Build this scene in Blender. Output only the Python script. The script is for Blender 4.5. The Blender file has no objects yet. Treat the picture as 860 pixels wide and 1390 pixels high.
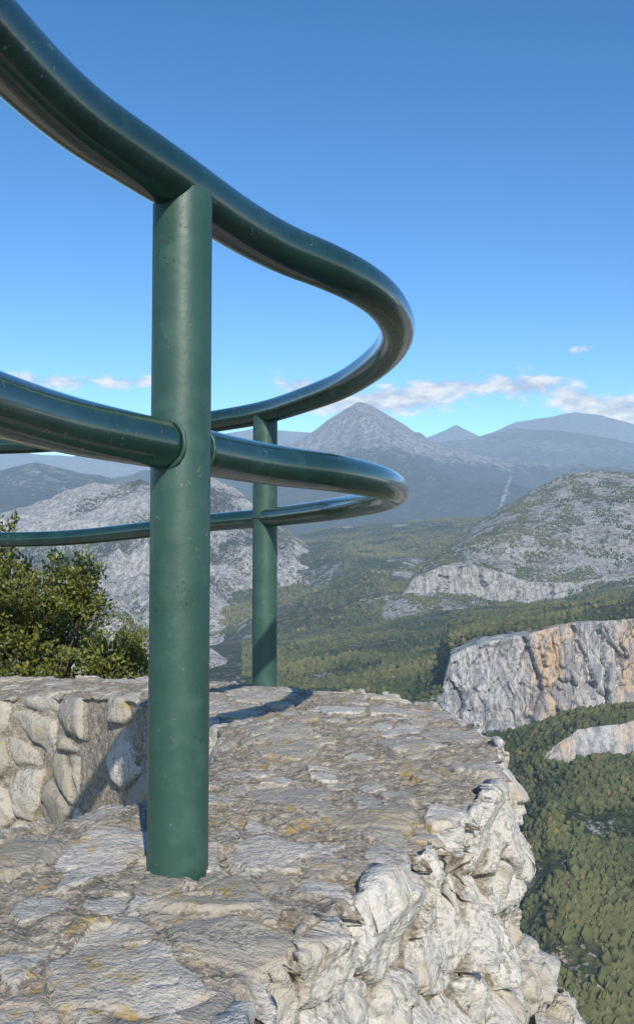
import bpy, math, numpy as np
from mathutils import Vector
rng=np.random.default_rng(7)
scene=bpy.context.scene
scene.view_settings.view_transform='Standard'
scene.view_settings.look='None'
scene.view_settings.exposure=0
F=1264.0
# ---------------------------------------------------------------- noise
def hsh(ix,iy,iz,seed):
    h=(ix.astype(np.int64)*374761393+iy.astype(np.int64)*668265263+iz.astype(np.int64)*2147483647+seed*974634777)&0xFFFFFFFF
    h=((h^(h>>13))*1274126177)&0xFFFFFFFF
    h=((h^(h>>16))*2246822519)&0xFFFFFFFF
    h=h^(h>>15)
    return (h&0xFFFFFF)/float(0x1000000)
def vnoise(p,seed=0):
    i=np.floor(p).astype(np.int64); f=p-i; f=f*f*f*(f*(f*6-15)+10)
    r=0
    for dx in (0,1):
        wx=f[...,0] if dx else 1-f[...,0]
        for dy in (0,1):
            wy=f[...,1] if dy else 1-f[...,1]
            for dz in (0,1):
                wz=f[...,2] if dz else 1-f[...,2]
                r=r+wx*wy*wz*hsh(i[...,0]+dx,i[...,1]+dy,i[...,2]+dz,seed)
    return r*2-1
def fbm(p,octv=5,seed=0,gain=.5):
    a=1;s=0;n=0
    for o in range(octv):
        s=s+a*vnoise(p*(2.03**o)+o*17.3,seed+o*31);n+=a;a*=gain
    return s/n
def ridged(p,octv=5,seed=0,gain=.5):
    a=1;s=0;n=0
    for o in range(octv):
        s=s+a*(1-2*np.abs(vnoise(p*(2.03**o)+o*11.1,seed+o*37)));n+=a;a*=gain
    return s/n
def voro(p,seed=0,flat=False):
    i=np.floor(p).astype(np.int64)
    F1=np.full(p.shape[:-1],9.);F2=F1.copy()
    C=np.zeros(p.shape);ID=np.zeros(p.shape,dtype=np.int64)
    for dx in(-1,0,1):
        for dy in(-1,0,1):
            for dz in((0,) if flat else (-1,0,1)):
                c=i+np.array([dx,dy,dz])
                q=np.stack([c[...,k]+.1+.8*hsh(c[...,0],c[...,1],c[...,2],seed+k*101) for k in range(3)],-1)
                if flat:q[...,2]=p[...,2]
                d=np.sqrt(((q-p)**2).sum(-1))
                m=d<F1
                F2=np.where(m,F1,np.minimum(F2,d));F1=np.where(m,d,F1)
                C=np.where(m[...,None],q,C);ID=np.where(m[...,None],c,ID)
    R=[hsh(ID[...,0],ID[...,1],ID[...,2],seed+500+k) for k in range(6)]
    return F1,F2,C,R
def chisel(cv,R,K=5,slope=.9,lift=.018):
    """facetted convex stone face: lower envelope of K random planes per stone"""
    out=None
    for k in range(K):
        r=[np.modf(R[(k+j)%6]*(37.7+11.3*k)+.137*j*(k+1))[0] for j in range(4)]
        pl=lift*(.55+.9*r[3])+slope*(cv[...,0]*(r[0]-.5)+cv[...,1]*(r[1]-.5)+cv[...,2]*(r[2]-.5))*2
        out=pl if out is None else np.minimum(out,pl)
    return out
def sst(a,b,x):
    t=np.clip((x-a)/(b-a),0,1);return t*t*(3-2*t)
def catmull(P,n):
    P=np.array(P,float);m=len(P)
    t=np.linspace(0,m-1,n) if np.isscalar(n) else np.array(n)
    i=np.clip(np.floor(t).astype(int),0,m-2);f=(t-i)[:,None]
    p0=P[np.clip(i-1,0,m-1)];p1=P[i];p2=P[i+1];p3=P[np.clip(i+2,0,m-1)]
    return .5*((2*p1)+(-p0+p2)*f+(2*p0-5*p1+4*p2-p3)*f*f+(-p0+3*p1-3*p2+p3)*f**3)
# ---------------------------------------------------------------- mesh helpers
def raw_mesh(name,V,Q,attrs={},mat=None,smooth=True,parent=None):
    V=np.asarray(V,float).reshape(-1,3);Q=np.asarray(Q,np.int32);k=Q.shape[1]
    me=bpy.data.meshes.new(name)
    me.vertices.add(len(V));me.vertices.foreach_set('co',V.ravel())
    me.loops.add(Q.size);me.loops.foreach_set('vertex_index',Q.ravel())
    me.polygons.add(len(Q));me.polygons.foreach_set('loop_start',np.arange(len(Q),dtype=np.int32)*k)
    me.polygons.foreach_set('loop_total',np.full(len(Q),k,np.int32))
    me.update(calc_edges=True)
    me.polygons.foreach_set('use_smooth',np.full(len(Q),smooth))
    for a,v in attrs.items():
        at=me.attributes.new(a,'FLOAT','POINT');at.data.foreach_set('value',np.asarray(v,np.float32).ravel())
    ob=bpy.data.objects.new(name,me);scene.collection.objects.link(ob)
    if mat:me.materials.append(mat)
    if parent:ob.parent=parent
    return ob
def grid_faces(a,b,flip=False,wrap=False):
    i=np.arange(a-1)[:,None];jj=b if wrap else b-1
    j=np.arange(jj)[None,:];j2=(j+1)%b
    A=i*b+j;B=i*b+j2;C=(i+1)*b+j2;D=(i+1)*b+j
    Q=np.stack([A,B,C,D] if flip else [A,D,C,B],-1).reshape(-1,4)
    return Q
def grid_normals(P):
    du=np.gradient(P,axis=0);dv=np.gradient(P,axis=1)
    n=np.cross(du,dv);return n/(np.linalg.norm(n,axis=-1,keepdims=True)+1e-9)
# ---------------------------------------------------------------- material helpers
class NT:
    def __init__(s,name):
        s.m=bpy.data.materials.new(name);s.m.use_nodes=True;s.t=s.m.node_tree;s.t.nodes.clear()
        s.out=s.n('ShaderNodeOutputMaterial')
    def n(s,ty,**k):
        nd=s.t.nodes.new(ty)
        for a,b in k.items():setattr(nd,a,b)
        return nd
    def l(s,a,b):s.t.links.new(a,b)
    def val(s,inp,v):
        if isinstance(v,bpy.types.NodeSocket):s.l(v,inp)
        else:inp.default_value=v
    def math(s,op,a,b=None,c=None,clamp=False):
        nd=s.n('ShaderNodeMath',operation=op,use_clamp=clamp)
        s.val(nd.inputs[0],a)
        if b is not None:s.val(nd.inputs[1],b)
        if c is not None:s.val(nd.inputs[2],c)
        return nd.outputs[0]
    def mix(s,f,a,b,bt='MIX'):
        nd=s.n('ShaderNodeMix',data_type='RGBA',blend_type=bt)
        s.val(nd.inputs[0],f)
        for i,v in ((6,a),(7,b)):
            s.val(nd.inputs[i],(*v,1) if isinstance(v,tuple) else v)
        return nd.outputs[2]
    def pos(s):return s.n('ShaderNodeNewGeometry').outputs['Position']
    def mapp(s,v,sc):
        nd=s.n('ShaderNodeMapping');s.l(v,nd.inputs[0]);nd.inputs['Scale'].default_value=sc;return nd.outputs[0]
    def noise(s,v,sc,det=5,ro=.55,dist=0):
        nd=s.n('ShaderNodeTexNoise');s.l(v,nd.inputs['Vector']);nd.inputs['Scale'].default_value=sc
        nd.inputs['Detail'].default_value=det;nd.inputs['Roughness'].default_value=ro;nd.inputs['Distortion'].default_value=dist
        return nd.outputs['Fac']
    def vor(s,v,sc,feat='F1',out='Distance'):
        nd=s.n('ShaderNodeTexVoronoi',feature=feat);s.l(v,nd.inputs['Vector']);nd.inputs['Scale'].default_value=sc
        return nd.outputs[out]
    def step(s,x,lo,hi):
        nd=s.n('ShaderNodeMapRange',interpolation_type='SMOOTHSTEP');s.val(nd.inputs[0],x)
        nd.inputs[1].default_value=lo;nd.inputs[2].default_value=hi;return nd.outputs[0]
    def attr(s,n):return s.n('ShaderNodeAttribute',attribute_name=n).outputs['Fac']
    def bump(s,h,dist,st=1,nrm=None):
        nd=s.n('ShaderNodeBump');s.l(h,nd.inputs['Height']);nd.inputs['Distance'].default_value=dist;nd.inputs['Strength'].default_value=st
        if nrm:s.l(nrm,nd.inputs['Normal'])
        return nd.outputs[0]
    def bsdf(s,col,rough,nrm=None,spec=.5,coat=0):
        b=s.n('ShaderNodeBsdfPrincipled');s.val(b.inputs['Base Color'],(*col,1) if isinstance(col,tuple) else col)
        s.val(b.inputs['Roughness'],rough);b.inputs['Specular IOR Level'].default_value=spec
        if coat:b.inputs['Coat Weight'].default_value=coat;b.inputs['Coat Roughness'].default_value=.07
        if nrm:s.l(nrm,b.inputs['Normal'])
        return b.outputs[0]
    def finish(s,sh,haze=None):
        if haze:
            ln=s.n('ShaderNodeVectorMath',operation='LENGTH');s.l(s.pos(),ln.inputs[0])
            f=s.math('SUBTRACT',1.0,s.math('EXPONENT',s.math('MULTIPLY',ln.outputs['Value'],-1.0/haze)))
            e=s.n('ShaderNodeEmission');e.inputs[0].default_value=(.32,.47,.68,1);e.inputs[1].default_value=1  # aerial haze painted on: blue emission mixed into the surface, stronger with distance
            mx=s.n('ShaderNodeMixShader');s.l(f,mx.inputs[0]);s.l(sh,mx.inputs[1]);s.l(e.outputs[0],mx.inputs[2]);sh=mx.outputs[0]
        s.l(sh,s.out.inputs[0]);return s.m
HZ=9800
def terrain_mat(name,veg1,veg2,rock1,rock2,scl,bumpd,hard=4.0,dark=.6):
    """vertex attributes: rock (mask), var (low-frequency variation), stain"""
    t=NT(name);p=t.pos()
    n1=t.noise(p,1.4/scl,5,.65);n3=t.noise(p,6/scl,2,.65)
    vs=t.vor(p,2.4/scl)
    streak=t.noise(t.mapp(p,(1.6,1.6,.35)),1.6/scl,4,.68)
    rk=t.math('ADD',t.attr('rock'),t.math('MULTIPLY',t.math('SUBTRACT',t.math('ADD',t.math('MULTIPLY',n1,.5),t.math('MULTIPLY',n3,.5)),.5),2.6))
    rk=t.math('MULTIPLY_ADD',t.math('SUBTRACT',rk,.5),hard,.5,clamp=True)
    va=t.attr('var')
    veg=t.mix(t.step(va,-.35,.35),veg1,veg2)
    veg=t.mix(t.math('MULTIPLY',t.step(n3,.54,.66),.6),veg,(.14,.12,.055))
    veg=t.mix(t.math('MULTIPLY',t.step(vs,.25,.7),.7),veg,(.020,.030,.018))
    rock=t.mix(t.step(streak,.38,.58),rock1,rock2)
    rock=t.mix(t.math('MULTIPLY',t.step(n3,.50,.64),dark),rock,(.13,.125,.115))
    rock=t.mix(t.math('MULTIPLY',t.attr('stain'),t.step(streak,.36,.6)),rock,(.50,.35,.22))
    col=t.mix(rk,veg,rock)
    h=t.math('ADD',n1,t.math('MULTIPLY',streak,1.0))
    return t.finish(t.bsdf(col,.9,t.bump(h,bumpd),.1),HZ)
# ---------------------------------------------------------------- terrain
TER={}
def heightfield(name,depths,table,nu,rows,mat,amp,wl,seed,mode='fbm',rockseg=(),rockbase=.2,crestdamp=.45,cliffdisp=0,u_rng=None,rockz=None,stain=None,rvar=.35,cmin=30):
    """depths: distance (m) of each profile line; table rows: bearing, then slope at each line."""
    T=np.array(table,float);ub=(T[:,0]-430)/F
    u=np.linspace(ub[0],ub[-1],nu) if u_rng is None else np.concatenate([np.linspace(ub[0],u_rng[0],nu//6,endpoint=False),np.linspace(u_rng[0],u_rng[1],nu-2*(nu//6)),np.linspace(u_rng[1],ub[-1],nu//6+1)[1:]])
    ks=[]
    for k in range(len(depths)):
        ks.append(np.interp(u,ub,(760-T[:,k+1])/F)*depths[k])
    Ys=[];Zs=[];seg=[];fr=[]
    for k in range(len(depths)-1):
        n=rows[k];f=np.linspace(0,1,n,endpoint=(k==len(depths)-2))
        for a in f:
            Ys.append(np.full_like(u,depths[k]*(1-a)+depths[k+1]*a));Zs.append(ks[k]*(1-a)+ks[k+1]*a);seg.append(k);fr.append(a)
    Y=np.array(Ys);Z=np.array(Zs);seg=np.array(seg);fr=np.array(fr)
    X=u[None,:]*Y
    P=np.stack([X,Y,Z],-1)
    Q=P/wl;Q[...,2]*=.3
    n=fbm(Q,7,seed,.5) if mode=='fbm' else ridged(Q*.8,8,seed,.56)
    w=np.ones(len(seg))
    nk=len(depths)
    isr=np.isin(seg,rockseg)
    w[(seg==nk-3)]=1-(1-crestdamp)*fr[(seg==nk-3)]
    w[(seg==nk-2)]=crestdamp
    w[isr]=crestdamp
    w[seg==0]*=.15+.85*fr[seg==0]
    P[...,2]+=n*amp*w[:,None]*np.clip(Y/120,.02,1)
    rock=np.full(X.shape,rockbase)+rvar*fbm(P/(wl*.35),5,seed+9)
    if cliffdisp:
        wi=np.zeros(len(seg));wi[isr]=1
        wi=np.convolve(np.pad(wi,4,'edge'),np.ones(9)/9,'valid')
        C=P+cliffdisp*.5*fbm(P/(cliffdisp*1.5),4,seed+5)[...,None];C[...,2]*=.40
        C[...,1]*=.3
        fl=.5*ridged(C/(cliffdisp*2.2),6,seed+3,.62)
        for (cs,am) in ((2.6,1.6),(1.1,.8),(.5,.35)):
            g1,g2,gc,gr=voro(C/(cliffdisp*cs),seed+int(cs*10))
            fl=fl+am*(gr[0]-.5)+am*.9*((C/(cliffdisp*cs)-gc)[...,0])*(gr[1]-.5)
            fl=fl-am*.35*np.exp(-(g2-g1)*14)
        hh=(ks[rockseg[0]+1]-ks[rockseg[0]]);hw=np.clip(hh/cmin,0,1)**1.5
        P[...,1]-=fl*cliffdisp*wi[:,None]*hw[None,:]
        rock+=wi[:,None]*hw[None,:]*(1.15+.35*fl)
    if rockz is not None: rock+=rockz(P)
    st=stain(P) if stain else np.zeros(X.shape)
    va=fbm(P/(wl*1.1),3,seed+70)
    TER[name]=(P,rock,seg)
    return raw_mesh(name,P,grid_faces(*X.shape),{'rock':rock,'stain':st,'var':va},mat)
m_near=terrain_mat('forest_and_limestone',(.050,.066,.030),(.090,.092,.045),(.23,.235,.245),(.45,.44,.425),16,4,dark=.35)
m_hill=terrain_mat('scrub_hill',(.055,.066,.038),(.085,.085,.05),(.25,.245,.235),(.44,.425,.40),18,6,2.6,dark=.45)
m_mid=terrain_mat('wooded_hills',(.050,.070,.032),(.100,.098,.048),(.28,.27,.25),(.44,.43,.40),40,10)
m_pale=terrain_mat('pale_limestone_hills',(.055,.064,.040),(.080,.080,.052),(.30,.29,.27),(.54,.52,.485),30,18,3.2,dark=.35)
m_far=terrain_mat('mountain_rock',(.038,.054,.038),(.060,.070,.046),(.24,.23,.22),(.48,.46,.43),170,130,3)

def stain_fn(P):
    u=P[...,0]/P[...,1]
    return np.clip(1.0*np.exp(-((u-.250)/.024)**2)+.9*np.exp(-((u-.335)/.016)**2),0,1)
heightfield('ground_slope',[.8,4,60,280,610,618,700,713,1600,1750],[
 [-600,4552,2300,1950,1888,1260,1255,1120,1110,930,1000],
 [-100,4552,2300,1950,1888,1230,1225,1080,1070,900,980],
 [200,4552,2300,1950,1888,1160,1155,1010,1000,885,950],
 [400,4552,2300,1950,1888,1120,1115,980,968,862,950],
 [520,4552,2300,1950,1888,1110,1105,964,953,845,930],
 [560,4552,2300,1950,1888,1105,1100,968,953,838,930],
 [598,4552,2300,1950,1888,1105,1100,972,945,832,930],
 [610,4552,2300,1950,1888,1105,1100,985,897,830,930],
 [650,4552,2300,1950,1888,1100,1095,994,878,826,930],
 [690,4552,2300,1950,1888,1085,1075,990,867,822,930],
 [740,4552,2300,1950,1888,1035,1018,975,853,818,930],
 [780,4552,2300,1950,1888,1026,985,964,843,812,930],
 [860,4552,2300,1950,1888,1022,976,954,834,800,900],
 [1000,4552,2300,1950,1888,1000,965,930,815,790,900],
 [1500,4552,2300,1950,1888,980,960,900,790,770,900]],
 960,[6,14,40,150,20,50,80,150,12],m_near,16,130,3,rockseg=(6,),rockbase=.24,crestdamp=.35,cliffdisp=7,u_rng=(-.1,.40),stain=stain_fn,cmin=30,
 rockz=lambda P:1.2*np.exp(-((P[...,1]-614)/5)**2)*sst(.22,.27,P[...,0]/P[...,1])+.9*(sst(45,20,P[...,1]))+.5*np.exp(-((P[...,1]-735)/26)**2)*sst(.10,.16,P[...,0]/P[...,1]))
heightfield('rocky_hill',[1550,1740,1758,2050,2400,2700],[
 [440,900,870,870,866,862,900],
 [500,860,838,837,836,834,870],
 [545,850,806,804,802,800,840],
 [560,848,803,783,777,775,820],
 [600,845,808,766,755,748,800],
 [640,842,812,764,735,715,770],
 [680,840,816,774,722,690,750],
 [715,838,812,786,718,667,730],
 [760,835,802,788,712,647,720],
 [800,830,793,786,706,641,710],
 [860,820,784,778,700,642,700],
 [1000,810,770,765,690,640,700],
 [1500,800,765,762,720,680,740]],
 680,[40,56,110,110,20],m_hill,24,140,11,rockseg=(1,),rockbase=.64,crestdamp=.4,cliffdisp=13,cmin=22)
heightfield('wooded_ridge',[1500,2000,2700,3600,4300],[
 [-700,960,900,860,800,850],
 [0,940,880,840,800,850],
 [200,925,865,815,775,850],
 [285,905,850,795,740,800],
 [380,880,830,775,729,780],
 [450,872,815,765,716,780],
 [560,865,800,758,708,780],
 [650,860,790,750,705,780],
 [900,850,785,745,700,780],
 [1500,840,780,745,700,780]],
 520,[70,90,110,12],m_mid,90,380,21,rockbase=.27,crestdamp=.22,rvar=.6)
heightfield('limestone_hill',[1700,2300,3100,3600],[
 [-700,960,860,720,800],[-100,950,850,708,790],[0,945,845,704,790],[60,940,835,690,780],[120,935,825,665,770],[190,930,820,644,760],
 [240,925,815,656,760],[285,920,810,651,760],[320,915,815,676,770],[350,915,820,697,780],[400,915,840,728,800],[480,930,860,790,860]],
 460,[90,170,16],m_pale,190,420,31,mode='r',rockbase=.70,crestdamp=.3,rvar=.8)
heightfield('limestone_spur',[800,1000,1250,1500],[
 [-300,1100,1000,880,960],[0,1100,1000,860,950],[90,1100,1000,828,950],[130,1080,960,800,920],[165,1080,960,812,930],[200,1080,960,848,950],
 [285,1080,980,884,960],[320,1080,1000,905,990],[380,1100,1040,960,1040]],
 360,[60,110,16],m_pale,22,90,41,mode='r',rockbase=.8,crestdamp=.4)
heightfield('left_mountain',[4300,5200,6300,7000],[
 [-700,760,690,620,700],[-200,760,690,632,700],[0,760,695,640,700],[50,760,690,630,700],[110,760,700,644,700],[200,765,715,662,720],[300,770,730,690,740],[400,780,750,722,760]],
 300,[40,80,10],m_far,200,1300,51,mode='r',rockbase=.3,crestdamp=.2)
heightfield('peak_mountain',[5200,6800,8000,9200,10200],[
 [-300,772,720,690,655,700],[150,772,715,685,652,700],[330,772,705,670,622,680],[400,772,695,652,600,660],[430,772,692,636,582,650],[452,772,688,620,566,645],[470,772,685,606,554,640],
 [486,772,680,598,545,640],[497,772,680,599,547,640],[510,772,680,604,555,640],[535,772,683,618,571,650],[562,772,685,636,590,650],[600,772,688,655,606,670],[680,772,690,662,628,680],[760,772,690,665,634,680],
 [900,772,690,668,642,690],[1400,772,695,672,650,700]],
 800,[60,100,180,16],m_far,360,1500,63,mode='r',rockbase=.02,crestdamp=.18,
 rockz=lambda P:sst(680,1050,P[...,2])*1.0+1.1*np.exp(-((P[...,0]/P[...,1]-.2017-.35*(P[...,2]/P[...,1]-.07))/.0018)**2)*sst(.048,.053,P[...,2]/P[...,1])*sst(.092,.086,P[...,2]/P[...,1]))
heightfield('blue_mountain',[9500,11500,13500,14500],[
 [480,740,670,660,700],[540,740,670,640,690],[590,735,650,606,680],[640,730,645,599,670],[700,730,640,585,670],[780,730,640,590,670],[860,730,645,602,670],[1100,730,650,600,670],[1500,730,650,610,670]],
 300,[40,90,10],m_far,340,2000,71,mode='r',rockbase=.35,crestdamp=.28)
heightfield('horizon_mountain',[15000,17000,19500,21000],[
 [-900,690,650,600,640],[-300,690,650,592,640],[0,690,650,612,640],[100,690,650,620,650],[200,690,650,606,650],[290,690,650,592,650],[350,690,640,583,640],[400,690,640,588,640],
 [560,690,650,602,650],[600,690,640,585,640],[620,690,630,574,640],[652,690,640,591,650],[700,690,630,573,640],[780,690,620,560,640],[820,690,625,564,640],[870,690,640,580,640],[1100,690,650,596,650],[1700,690,650,590,650]],
 420,[40,90,10],m_far,460,2600,81,mode='r',rockbase=.8,crestdamp=.3)
gm=terrain_mat('valley_floor',(.055,.075,.035),(.08,.09,.045),(.28,.27,.25),(.4,.39,.37),60,3)
th=np.linspace(0,2*np.pi,73)[:-1];rr=np.array([.5,40,200,600,2000,6000,15000,40000.])
G=np.stack([np.outer(rr,np.cos(th)),np.outer(rr,np.sin(th)),np.full((len(rr),72),-262.)],-1)
raw_mesh('ground',G,grid_faces(len(rr),72,flip=False,wrap=True),{'rock':np.full(G.shape[:2],.1),'stain':np.zeros(G.shape[:2]),'var':np.zeros(G.shape[:2])},gm)
# ---------------------------------------------------------------- forests
import bmesh
def ico(sub):
    bm=bmesh.new();bmesh.ops.create_icosphere(bm,subdivisions=sub,radius=1)
    v=np.array([x.co[:] for x in bm.verts]);f=np.array([[x.index for x in q.verts] for q in bm.faces]);bm.free();return v,f
def forest(name,src,segs,N,size,sub,mat,thr,seed,rockmax=.55,urng=(-1,1),elong=1.15,wl=40):
    P,rock,seg=TER[src];r=np.random.default_rng(seed)
    rowsok=np.where(np.isin(seg,segs))[0]
    Yr=P[:,0,1][rowsok];prob=np.gradient(Yr);prob=np.abs(prob)*Yr**.3;prob/=prob.sum()
    ucol=P[5,:,0]/P[5,:,1];cols=np.where((ucol>urng[0])&(ucol<urng[1]))[0]
    i=r.choice(rowsok,N*3,p=prob);i=np.clip(i,0,P.shape[0]-2);j=r.choice(cols[:-1],N*3)
    a=r.random((N*3,1));b=r.random((N*3,1))
    pt=(P[i,j]*(1-a)+P[i+1,j]*a)*(1-b)+(P[i,j+1]*(1-a)+P[i+1,j+1]*a)*b
    rk=rock[i,j]
    den=fbm(pt/wl,4,seed)
    ok=(rk<rockmax)&(den>thr+.3*(r.random(N*3)-.5))
    pt=pt[ok][:N];n=len(pt)
    v,f=ico(sub);nv=len(v)
    patch=fbm(pt/(wl*1.6),3,seed+4)
    s=size*(.45+1.15*r.random(n)**1.8)*(1+.3*patch)
    V=v[None]*(1+.6*(r.random((n,nv,1))-.5))*s[:,None,None]*np.stack([.8+.4*r.random(n),.8+.4*r.random(n),elong*(.8+.5*r.random(n))],-1)[:,None,:]
    V=V+pt[:,None,:]+np.array([0,0,.45])[None,None]*s[:,None,None]
    Q=(f[None]+(np.arange(n)*nv)[:,None,None]).reshape(-1,3)
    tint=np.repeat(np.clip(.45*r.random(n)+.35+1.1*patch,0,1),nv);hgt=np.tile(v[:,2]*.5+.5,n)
    aut=np.repeat((r.random(n)<.03+.40*np.clip(fbm(pt/(wl*.9)+9,3,seed+5),0,1)).astype(float)*r.random(n)*.8,nv)
    raw_mesh(name,V.reshape(-1,3),Q,{'tint':tint,'hgt':hgt,'autumn':aut},mat,smooth=False)
t=NT('forest_foliage');k=t.attr('tint')
c=t.mix(k,(.032,.050,.025),(.122,.125,.052));c=t.mix(t.attr('autumn'),c,(.20,.150,.060))
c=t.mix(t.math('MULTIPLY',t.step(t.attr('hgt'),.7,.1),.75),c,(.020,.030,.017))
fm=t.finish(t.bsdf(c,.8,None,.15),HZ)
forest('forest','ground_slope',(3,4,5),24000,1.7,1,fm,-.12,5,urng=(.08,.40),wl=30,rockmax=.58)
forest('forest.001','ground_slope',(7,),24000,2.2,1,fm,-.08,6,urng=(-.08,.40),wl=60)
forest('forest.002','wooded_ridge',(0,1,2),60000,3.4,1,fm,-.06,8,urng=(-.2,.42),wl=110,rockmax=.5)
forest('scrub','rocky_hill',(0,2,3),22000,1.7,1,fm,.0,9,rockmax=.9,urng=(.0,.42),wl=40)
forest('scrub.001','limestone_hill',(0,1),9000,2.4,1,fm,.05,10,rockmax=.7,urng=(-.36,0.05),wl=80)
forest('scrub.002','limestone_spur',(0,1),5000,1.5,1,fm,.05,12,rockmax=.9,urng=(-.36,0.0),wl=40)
# ---------------------------------------------------------------- stone wall
ST=[(-.66,-1.6,-.12,-1.6,-.39,.35,-1.7),
(-.64,-.6,-.11,-.6,-.39,.30,-1.7),
(-.62,.2,-.10,.2,-.39,.25,-1.6),
(-.58,.75,-.07,.80,-.39,.2,-1.5),
(-.53,1.10,.02,1.04,-.39,.15,-1.4),
(-.46,1.33,.145,1.27,-.39,.12,-1.25),
(-.38,1.49,.25,1.50,-.39,.12,-1.10),
(-.285,1.62,.335,1.72,-.39,.14,-.98),
(-.22,1.84,.380,2.02,-.39,.20,-.92),
(-.22,2.15,.385,2.32,-.395,.24,-.95),
(-.32,2.48,.325,2.68,-.405,.3,-1.1),
(-.50,2.78,.17,2.95,-.415,.5,-1.2),
(-.75,3.10,-.18,3.32,-.44,.9,-1.25),
(-1.05,3.42,-.72,3.90,-.49,1.2,-1.2),
(-1.65,3.62,-1.5,4.26,-.53,1.4,-1.15),
(-2.7,3.62,-2.7,4.33,-.55,1.4,-1.15)]
m=len(ST)
tt=np.concatenate([np.linspace(0,3,90,endpoint=False),np.linspace(3,13.2,1300,endpoint=False),np.linspace(13.2,m-1,140)])
S=catmull(ST,tt)
I=S[:,0:2];O=S[:,2:4];zt=S[:,4];D=O-I;W=np.linalg.norm(D,axis=1);D/=W[:,None]
en=np.concatenate([O*1.0,np.zeros((len(O),1))],1)
O=O+D*(.022*fbm(en*7,3,301)+.012*fbm(en*24,3,302))[:,None];W=np.linalg.norm(O-I,axis=1)
nin,ntp,nou=140,180,230
fi=np.linspace(0,1,nin,endpoint=False);ft=np.linspace(0,1,ntp,endpoint=False);fo=np.linspace(0,1,nou)**1.1
P=np.zeros((len(tt),nin+ntp+nou,3))
zb=-1.45
P[:,:nin,0]=I[:,0,None]-D[:,0,None]*.05*(1-fi)[None];P[:,:nin,1]=I[:,1,None]-D[:,1,None]*.05*(1-fi)[None]
P[:,:nin,2]=zb+(zt[:,None]-zb)*fi[None]
P[:,nin:nin+ntp,:2]=I[:,None]+(D*W[:,None])[:,None]*ft[None,:,None];P[:,nin:nin+ntp,2]=zt[:,None]-.012*(2*ft[None]-1)**4
zo=zt[:,None]+(-1.55-zt[:,None])*fo[None]
P[:,nin+ntp:,:2]=O[:,None]+D[:,None]*(.10*(zt[:,None]-zo))[...,None];P[:,nin+ntp:,2]=zo
k=5;ker=np.hanning(k+2)[1:-1];ker/=ker.sum()
Pp=np.pad(P,((0,0),(k//2,k//2),(0,0)),'edge');P=sum(ker[a]*Pp[:,a:a+P.shape[1]] for a in range(k))
N=grid_normals(P)
if N[500,nin+60,2]<0:N=-N
idx=np.arange(P.shape[1])
wi=1-sst(nin-4,nin+5,idx);wo=sst(nin+ntp-6,nin+ntp+2,idx);wt=1-wi-wo
wi,wt,wo=[x[None,:]*np.ones((len(tt),1)) for x in (wi,wt,wo)]
w1=np.stack([fbm(P*6+50*k2,3,90+k2) for k2 in range(3)],-1);w2=np.stack([fbm(P*40+50*k2,3,95+k2) for k2 in range(3)],-1)
Pw=P+w1*.035+w2*.007
big=fbm(P*2.2,3,77);fine=fbm(P*45,4,78);mid=fbm(P*13,4,79);grit=fbm(P*110,3,81);pat=fbm(P*4.5,3,83)
def slabs(scale,seed,prob,gap=.012):
    s3=np.array([scale,scale*1.35,1.])
    F1,F2,C,R=voro(Pw/s3,seed,flat=True);e=(F2-F1)*scale*.8
    on=(R[0]+.35*pat<prob).astype(float)
    j=sst(gap*.35,gap,e+.005*fine+.006*mid)
    cv=(Pw/s3-C)*s3
    return on*j,cv,R
A1,cA,R1=slabs(.125,1,.44,.016);A2,cB,R2=slabs(.055,21,.46,.010)
A2=A2*(1-sst(.0,.3,A1))
def facets(q,sc_,seed):
    a,b,c,r=voro(q/sc_+7,seed);cv=(q/sc_+7-c)*sc_
    return cv[...,0]*(r[0]-.5)+cv[...,1]*(r[1]-.5)+cv[...,2]*(r[2]-.5)+sc_*.16*(r[3]-.5)
fa1=facets(P+w2*.003,.060,2);fa2=facets(P+w2*.002,.024,3)
d_top=big*.010+A1*(chisel(cA,R1,4,.09,.010)+fa1*.10)+A2*chisel(cB,R2,3,.14,.006)+(1-np.maximum(A1,A2))*(mid*.008+fine*.006+grit*.002)+fine*.0018+fa2*.07+mid*.002
Po=P+w1*.010+w2*.002
sc=np.array([.18,.18,.115])
F1,F2,C,R=voro(Po/sc+np.array([0,0,.35]),31);e=(F2-F1)*.14
cv=(Po/sc+np.array([0,0,.35])-C)*sc
j1=sst(.001,.009,e)
f1_,f2_,c_,r_=voro(Po/.06+5,33);cvs=(Po/.06+5-c_)*.06
d_out=big*.012+j1*(.012+.026*(R[1]-.5)+chisel(cv,R,6,.62,.026)+chisel(cvs,r_,3,.30,.004)+fa2*.22)+(1-j1)*(-.016+mid*.006+fine*.004)+fine*.0012-.012
Pi=P+w1*.022+w2*.003
si=np.array([.18,.18,.15])
F1b,F2b,Cb,Rb=voro(Pi/si+3.3,5);eb=(F2b-F1b)*.165
on_i=(Rb[0]<.90).astype(float)
cvi=(Pi/si+3.3-Cb)*si
dome=1-np.exp(-np.clip(eb-.012,0,1)*42)
st_i=sst(.010,.018,eb)*on_i
d_in=st_i*(dome*.022+.004+.010*Rb[2]+chisel(cvi,Rb,4,.25,.010)+fa1*.15)+mid*.008+fine*.006*(1-st_i)-.014
d=wi*d_in+wt*d_top+wo*d_out
st_t=np.maximum(A1,A2*.9)
stone=wi*st_i+wt*st_t+wo*j1
rnd=wi*Rb[1]+wt*np.where(A1>.3,R1[5],R2[5])+wo*R[5]
P2=P+N*d[...,None]
lim=zt[:,None]+.002+.012*R[5]+.007*mid+fa1*.2
P2[...,2]=np.where(wo>.5,np.minimum(P2[...,2],lim),P2[...,2])
t=NT('limestone_masonry');p=t.pos()
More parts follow.
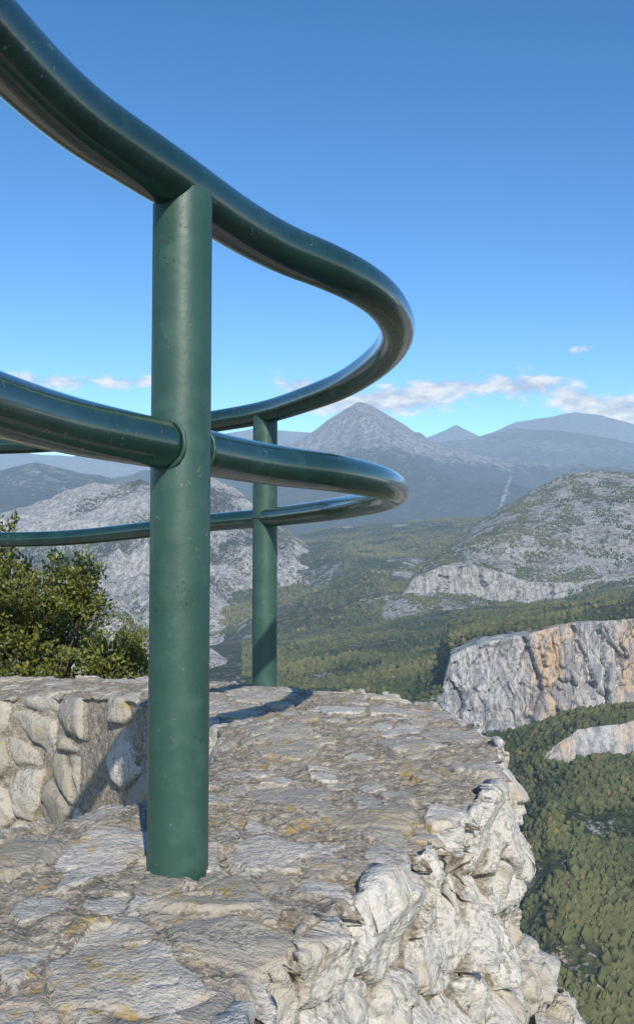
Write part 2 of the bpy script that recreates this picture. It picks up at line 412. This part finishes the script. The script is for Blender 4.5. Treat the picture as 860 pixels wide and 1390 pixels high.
n1=t.noise(p,9,3,.6);n2=t.noise(p,45,5,.68);n3=t.noise(p,190,2,.6)
rn=t.attr('rnd');stn=t.attr('stone');ow=t.attr('outer')
sc1=t.mix(rn,(.34,.305,.25),(.56,.525,.46));sc1=t.mix(t.math('MULTIPLY',ow,.7),sc1,(.62,.59,.535))
sc1=t.mix(t.math('MULTIPLY',t.step(n1,.47,.64),.55),sc1,(.36,.295,.21))
sc1=t.mix(t.math('MULTIPLY',t.step(n2,.52,.66),.45),sc1,(.25,.23,.20))
mo=t.mix(t.step(n2,.35,.65),(.175,.148,.112),(.36,.315,.25));mo=t.mix(t.step(n3,.52,.66),mo,(.44,.40,.34))
col=t.mix(t.step(t.math('ADD',stn,t.math('MULTIPLY',t.math('SUBTRACT',n2,.5),.7)),.35,.6),mo,sc1)
n38=t.noise(p,34,3,.7)
lich=t.math('MULTIPLY',t.step(n1,.51,.61),t.step(n38,.53,.61))
col=t.mix(t.math('MULTIPLY',t.math('MULTIPLY',lich,.65),t.math('MULTIPLY_ADD',ow,-.7,1.0)),col,(.38,.26,.07))
dk=t.math('MULTIPLY',t.step(n1,.56,.42),t.step(t.noise(p,110,2,.7),.50,.62))
col=t.mix(t.math('MULTIPLY',dk,.55),col,(.11,.10,.085))
h=t.math('ADD',t.math('MULTIPLY',n2,.8),t.math('MULTIPLY',n3,.35))
wallmat=t.finish(t.bsdf(col,.88,t.bump(h,.012,.8),.25))
raw_mesh('stone_wall',P2,grid_faces(*P2.shape[:2],flip=False),{'stone':stone,'rnd':rnd,'outer':wo},wallmat)
# rock outcrop under the wall
tt2=np.linspace(0,m-1,620);S2=catmull(ST,tt2);O2=S2[:,2:4];D2=S2[:,2:4]-S2[:,0:2];D2/=np.linalg.norm(D2,axis=1)[:,None]
w=S2[:,5];zl=S2[:,6]
prof=[(np.full_like(w,-.15),zl+.02),(w*.5,zl),(w,zl-.05),(w+.12,zl-.5),(w+.35,zl-1.1),(w+.9,zl-2.2),(w+2.2,zl-5.)]
kk=[40,40,80,60,50,40];R0=[]
for a in range(6):
    for f in np.linspace(0,1,kk[a],endpoint=(a==5)):
        o=prof[a][0]*(1-f)+prof[a+1][0]*f;z=prof[a][1]*(1-f)+prof[a+1][1]*f
        R0.append(np.concatenate([O2+D2*o[:,None],z[:,None]],1))
R0=np.array(R0).transpose(1,0,2)
Nr=grid_normals(R0)
if Nr[100,20,2]<0:Nr=-Nr
b1,b2,b3,b4=voro(R0/.30+.15*fbm(R0*3,3,5)[...,None],8);cvr=(R0/.30-b3)*.30
b5,b6,b7,b8=voro(R0/.10,9);cvq=(R0/.10-b7)*.10
dd=chisel(cvr,b4,5,.55,.04)+chisel(cvq,b8,3,.35,.008)+.02*fbm(R0*5,5,6)+.006*ridged(R0*16,4,7)-.03
raw_mesh('rock_outcrop',R0+Nr*dd[...,None],grid_faces(*R0.shape[:2]),{'stone':np.full(R0.shape[:2],.9),'rnd':.5+.5*fbm(R0*4,3,9),'outer':np.full(R0.shape[:2],.6)},wallmat)
# terrace floor inside the parapet
mid_=catmull(ST,60);mp=(mid_[:,0:2]+mid_[:,2:4])/2
pts=[(x,y,-1.38) for x,y in mp]+[(-7,4,-1.38),(-7,-1.6,-1.38)]
me=bpy.data.meshes.new('terrace_ground');me.from_pydata(pts,[],[list(range(len(pts)))]);me.update()
t=NT('gravel_ground');p=t.pos();g=t.noise(p,40,5,.7)
me.materials.append(t.finish(t.bsdf(t.mix(t.step(g,.35,.65),(.16,.14,.11),(.34,.31,.27)),.95,t.bump(g,.01))))
ob=bpy.data.objects.new('terrace_ground',me);scene.collection.objects.link(ob)
# ---------------------------------------------------------------- railing
def paintmat(name,ca,cb_,cl,coat,r0,r1,bs):
    t=NT(name);p=t.pos()
    n1=t.noise(p,6,3,.6);n2=t.noise(p,90,3,.7);n4=t.noise(p,22,4,.62)
    c=t.mix(t.step(n1,.3,.7),ca,cb_)
    c=t.mix(t.math('MULTIPLY',t.step(n4,.48,.68),.45),c,cl)
    chip=t.math('MULTIPLY',t.step(n2,.64,.67),t.step(n1,.48,.60))
    c=t.mix(t.math('MULTIPLY',chip,.75),c,(.16,.17,.13))
    rust=t.math('MULTIPLY',t.step(t.noise(p,150,2,.7),.63,.67),t.step(n1,.47,.39))
    c=t.mix(t.math('MULTIPLY',rust,.85),c,(.04,.03,.02))
    h=t.math('ADD',t.math('MULTIPLY',n4,.6),t.math('MULTIPLY',t.math('ADD',chip,rust),-.2))
    rough=t.math('MULTIPLY_ADD',n4,r1,r0)
    return t.finish(t.bsdf(c,rough,t.bump(h,.0035,bs),.5,coat=coat))
paint=paintmat('green_paint_shaded',(.006,.028,.021),(.011,.042,.032),(.022,.062,.049),.7,.10,.28,.5)  # rails: same green paint as the posts, shade put into a darker, glossier copy
paint_post=paintmat('green_paint_lit',(.022,.068,.050),(.032,.086,.066),(.056,.116,.094),.04,.30,.35,.6)  # posts: lighter copy of the rail paint, sunlit look put into the colour
rail_root=bpy.data.objects.new('metal_railing',None);scene.collection.objects.link(rail_root)
RP=[(-.38,-1.7),(-.37,-.9),(-.36,-.2),(-.355,.30),(-.335,.65),(-.303,.869),(-.271,.999),(-.233,1.09),(-.181,1.2),(-.118,1.342),(-.053,1.456),(.012,1.537),(.078,1.639),(.134,1.775),(.175,1.990),
(.161,2.247),(.083,2.579),(-.02,2.814),(-.173,3.10),(-.377,3.31),(-.70,3.62),(-1.05,3.88),(-1.40,4.0),(-2.0,4.05),(-2.8,4.05)]
def tube(name,path,rad,ns=48):
    path=np.asarray(path);T=np.gradient(path,axis=0);T/=np.linalg.norm(T,axis=1)[:,None]
    B=np.cross(T,[0,0,1.]);B/=np.linalg.norm(B,axis=1)[:,None];U=np.cross(B,T)
    a=np.linspace(0,2*np.pi,ns,endpoint=False)
    rad=np.broadcast_to(rad,len(path))
    P=path[:,None]+rad[:,None,None]*(np.cos(a)[None,:,None]*B[:,None]+np.sin(a)[None,:,None]*U[:,None])
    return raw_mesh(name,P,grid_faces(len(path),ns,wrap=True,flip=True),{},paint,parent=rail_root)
def smooth_path(RPz,n=500):
    c=catmull(RPz,n)
    for _ in range(70):
        c[1:-1]=.25*c[:-2]+.5*c[1:-1]+.25*c[2:]
    return c
tube('upper_rail',smooth_path([(x,y,.493) for x,y in RP]),.0385)
zm=[.146]*17+[.143,.139,.133,.112,.09,.086,.085,.085]
RPm=[(x-(.008 if 12<=i<=15 else 0),y) for i,(x,y) in enumerate(RP)]
tube('middle_rail',smooth_path([(x,y,z) for (x,y),z in zip(RPm,zm)]),.0315)
def post(x,y,zb,zt_,r,name):
    zs=np.concatenate([[zb-.05],np.linspace(zb,zb+.02,6),np.linspace(zb+.03,zt_,60)])
    a=np.linspace(0,2*np.pi,64,endpoint=False)
    P=np.stack([x+r*np.cos(a)[None]+0*zs[:,None],y+r*np.sin(a)[None]+0*zs[:,None],np.repeat(zs[:,None],64,1)],-1)
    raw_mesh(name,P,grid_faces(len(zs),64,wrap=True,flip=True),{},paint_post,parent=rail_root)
post(-.176,1.20,-.42,.478,.0385,'post_1')
post(-.173,3.10,-.45,.478,.041,'post_2')
post(-1.95,4.05,-.58,.478,.0385,'post_3')
post(-.357,-.35,-.42,.478,.0385,'post_4')
def collar(c,axis,R,r,name):
    c=np.array(c,float);ax=np.array(axis,float);ax/=np.linalg.norm(ax)
    b=np.cross(ax,[0,0,1.]) if abs(ax[2])<.9 else np.array([1.,0,0]);b/=np.linalg.norm(b);u=np.cross(ax,b)
    A=np.linspace(0,2*np.pi,65);a=np.linspace(0,2*np.pi,12,endpoint=False)
    wob=1+.15*np.sin(A*9)+.1*np.sin(A*17+1);wob[-1]=wob[0]
    P=c+((R+r*wob[:,None]*np.cos(a)[None])[...,None]*(np.cos(A)[:,None,None]*b+np.sin(A)[:,None,None]*u)+(r*np.sin(a))[None,:,None]*ax)
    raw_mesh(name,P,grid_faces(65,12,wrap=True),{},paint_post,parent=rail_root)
tdir=np.array([.20,.43,0.])/np.hypot(.20,.43)
pc=np.array([-.178,1.2,.146])
collar(pc-tdir*.036,tdir,.0315,.0026,'weld_1');collar(pc+tdir*.036,tdir,.0315,.0026,'weld_2')
collar((-.173,3.1,.139),(0,0,1),.041,.003,'weld_3')
# ---------------------------------------------------------------- bush
els=[((-2.0,4.85,-.08),(.44,.42,.48),11000),((-1.72,4.75,-.16),(.20,.25,.30),4000),((-1.45,4.75,-.32),(.36,.32,.34),9000),((-1.20,4.68,-.18),(.13,.16,.20),2400),((-1.0,4.62,-.50),(.20,.18,.15),3000),((-1.6,4.7,-.75),(.80,.4,.35),8000),((-2.7,4.8,-.25),(.6,.4,.5),3500)]
VV=[];QQ=[];TT=[];base=0
br=bpy.data.objects.new('boxwood_bush',None);scene.collection.objects.link(br)
TV=[];TQ=[];tb=0
for (c,r,n) in els:
    nt=n//26
    dirs=rng.normal(size=(nt,3));dirs/=np.linalg.norm(dirs,axis=1)[:,None]
    rad=rng.random(nt)**.38*(.75+.45*rng.random(nt)**2)
    tip=np.array(c)+dirs*np.array(r)*rad[:,None]
    out=dirs*np.array([1,1,.6])+np.array([0,0,.9]);out/=np.linalg.norm(out,axis=1)[:,None]
    L=.07+.10*rng.random(nt)
    st_=tip-out*L[:,None]*.4
    tint=rng.random(nt)
    for q in range(nt):
        a=rng.random(26)
        pos=st_[q]+out[q]*L[q]*a[:,None]+rng.normal(size=(26,3))*.014
        ld=out[q]*.7+rng.normal(size=(26,3))*.6;ld/=np.linalg.norm(ld,axis=1)[:,None]
        sd=np.cross(ld,rng.normal(size=(26,3)));sd/=np.linalg.norm(sd,axis=1)[:,None]
        ll=(.018+.014*rng.random(26))[:,None];ww=ll*.30
        nn=np.cross(ld,sd)
        v=np.stack([pos,pos+ld*ll*.5+sd*ww+nn*ww*.3,pos+ld*ll,pos+ld*ll*.5-sd*ww+nn*ww*.3],1)
        VV.append(v.reshape(-1,3));QQ.append(np.arange(26*4).reshape(-1,4)+base);base+=104
        TT.append(np.repeat(np.clip(tint[q]*.6+.25*a+.2*rng.random(26),0,1),4))
        s0=st_[q]-out[q]*.08;s1=st_[q]+out[q]*L[q]
        x_=np.cross(out[q],[.3,.5,.1]);x_/=np.linalg.norm(x_);y_=np.cross(out[q],x_)
        ring=[x_,-.5*x_+.87*y_,-.5*x_-.87*y_]
        TV+= [s0+g*.003 for g in ring]+[s1+g*.0012 for g in ring]
        TQ+= [[tb,tb+1,tb+4,tb+3],[tb+1,tb+2,tb+5,tb+4],[tb+2,tb,tb+3,tb+5]];tb+=6
for q in range(46):
    c,r,_=els[rng.integers(0,len(els))];e_=np.array(c)+rng.normal(size=3)*np.array(r)*.5
    s_=np.array([-1.7+.5*(rng.random()-.5),4.75,-1.35]);nseg=7
    mdl=(s_+e_)/2+rng.normal(size=3)*.08
    for a in range(nseg):
        f0=a/nseg;f1_=(a+1)/nseg
        g0=(1-f0)**2*s_+2*f0*(1-f0)*mdl+f0*f0*e_;g1=(1-f1_)**2*s_+2*f1_*(1-f1_)*mdl+f1_*f1_*e_
        d_=g1-g0;d_/=np.linalg.norm(d_);x_=np.cross(d_,[.3,.5,.1]);x_/=np.linalg.norm(x_);y_=np.cross(d_,x_);ring=[x_,-.5*x_+.87*y_,-.5*x_-.87*y_]
        ra=.013*(1-f0)+.003;rb=.013*(1-f1_)+.003
        TV+= [g0+g*ra for g in ring]+[g1+g*rb for g in ring]
        TQ+= [[tb,tb+1,tb+4,tb+3],[tb+1,tb+2,tb+5,tb+4],[tb+2,tb,tb+3,tb+5]];tb+=6
t=NT('boxwood_leaf');k_=t.attr('tint')
c=t.mix(k_,(.040,.072,.016),(.25,.26,.055));c=t.mix(t.step(k_,.95,.99),c,(.30,.22,.06))
b=t.n('ShaderNodeBsdfPrincipled');t.l(c,b.inputs['Base Color']);b.inputs['Roughness'].default_value=.45
tr=t.n('ShaderNodeBsdfTranslucent');t.l(c,tr.inputs[0]);mx=t.n('ShaderNodeMixShader');mx.inputs[0].default_value=.25
t.l(b.outputs[0],mx.inputs[1]);t.l(tr.outputs[0],mx.inputs[2])
lm=t.finish(mx.outputs[0])
raw_mesh('leaves',np.concatenate(VV),np.concatenate(QQ),{'tint':np.concatenate(TT)},lm,smooth=False,parent=br)
t=NT('bark');bk=t.finish(t.bsdf((.12,.09,.06),.9))
raw_mesh('branches',np.array(TV),np.array(TQ),{},bk,parent=br)
# ---------------------------------------------------------------- sun, sky
EL=math.radians(30.5);h=np.array([-.22,.97]);h/=np.linalg.norm(h)
dv=Vector((h[0]*math.cos(EL),h[1]*math.cos(EL),-math.sin(EL)))
sl=bpy.data.lights.new('sun','SUN');sl.energy=4.5;sl.angle=math.radians(.5);sl.color=(1,.93,.82)
so=bpy.data.objects.new('sun',sl);so.rotation_euler=dv.to_track_quat('-Z','Y').to_euler();scene.collection.objects.link(so);so.location=(3,-6,6)
w_=bpy.data.worlds.new('World');scene.world=w_;w_.use_nodes=True;nt=w_.node_tree;nt.nodes.clear()
def wn(ty,**k):
    nd=nt.nodes.new(ty)
    for a,b in k.items():setattr(nd,a,b)
    return nd
def wm(op,a,b=None,c=None,clamp=False):
    nd=wn('ShaderNodeMath',operation=op,use_clamp=clamp)
    for i_,v in enumerate((a,b,c)):
        if v is None:continue
        if isinstance(v,(int,float)):nd.inputs[i_].default_value=v
        else:nt.links.new(v,nd.inputs[i_])
    return nd.outputs[0]
sky=wn('ShaderNodeTexSky',sky_type='NISHITA',sun_disc=False,sun_elevation=EL,sun_rotation=math.radians(167.2),altitude=1200,air_density=1.0,dust_density=.6,ozone_density=2.2)
hs=wn('ShaderNodeHueSaturation');hs.inputs['Saturation'].default_value=1.24;hs.inputs['Value'].default_value=1.30;nt.links.new(sky.outputs[0],hs.inputs['Color'])
bg=wn('ShaderNodeBackground');nt.links.new(hs.outputs[0],bg.inputs[0]);bg.inputs[1].default_value=.14
tc=wn('ShaderNodeTexCoord');sp_=wn('ShaderNodeSeparateXYZ');nt.links.new(tc.outputs['Generated'],sp_.inputs[0])
az=wm('ARCTAN2',sp_.outputs[0],sp_.outputs[1]);el=wm('ARCSINE',sp_.outputs[2])
cb=wn('ShaderNodeCombineXYZ');nt.links.new(az,cb.inputs[0]);nt.links.new(wm('MULTIPLY',el,2.0),cb.inputs[1])
nd=wn('ShaderNodeTexNoise');nt.links.new(cb.outputs[0],nd.inputs['Vector']);nd.inputs['Scale'].default_value=30;nd.inputs['Detail'].default_value=6;nd.inputs['Roughness'].default_value=.58
cn=nd.outputs['Fac']
CL=[(70,516,105,9,1.05),(190,514,40,7,.8),(405,520,32,12,1.15),(470,548,60,15,1.0),(550,541,66,17,1.5),(620,520,55,13,1.0),(722,522,50,15,1.45),(790,470,16,5,.9),(784,543,24,15,1.5),(845,558,42,19,1.9)]
tot=None
for (x,y,rx,ry,s) in CL:
    a0=math.atan((x-430)/F);e0=math.atan((760-y)/F*math.cos(a0))
    dx=wm('DIVIDE',wm('SUBTRACT',az,a0),rx/F);dy=wm('DIVIDE',wm('SUBTRACT',el,e0),ry/F)
    g=wm('MULTIPLY',wm('EXPONENT',wm('MULTIPLY',wm('ADD',wm('MULTIPLY',dx,dx),wm('MULTIPLY',dy,dy)),-1.0)),s)
    tot=g if tot is None else wm('ADD',tot,g)
msk=wm('ADD',tot,wm('MULTIPLY',wm('SUBTRACT',cn,.5),4.0))
mr=wn('ShaderNodeMapRange',interpolation_type='SMOOTHSTEP');nt.links.new(msk,mr.inputs[0]);mr.inputs[1].default_value=.15;mr.inputs[2].default_value=1.15
mk=wm('MULTIPLY',mr.outputs[0],wm('MULTIPLY',tot,2.2,clamp=True));mk=wm('MULTIPLY',mk,.94)
cm=wn('ShaderNodeMix',data_type='RGBA');nt.links.new(wm('MULTIPLY_ADD',wm('SUBTRACT',cn,.40),5,0,clamp=True),cm.inputs[0])
cm.inputs[6].default_value=(.46,.58,.76,1);cm.inputs[7].default_value=(.82,.88,.95,1)
bg2=wn('ShaderNodeBackground');nt.links.new(cm.outputs[2],bg2.inputs[0]);bg2.inputs[1].default_value=1
mxw=wn('ShaderNodeMixShader');nt.links.new(mk,mxw.inputs[0]);nt.links.new(bg.outputs[0],mxw.inputs[1]);nt.links.new(bg2.outputs[0],mxw.inputs[2])
wo_=wn('ShaderNodeOutputWorld');nt.links.new(mxw.outputs[0],wo_.inputs[0])
# ---------------------------------------------------------------- camera
cam=bpy.data.cameras.new('camera');co=bpy.data.objects.new('camera',cam);scene.collection.objects.link(co)
cam.sensor_fit='VERTICAL';cam.sensor_height=36;cam.lens=F/1390*36;cam.clip_start=.02;cam.clip_end=100000
co.location=(0,0,0);co.rotation_euler=(math.radians(90+2.94),0,0);scene.camera=co
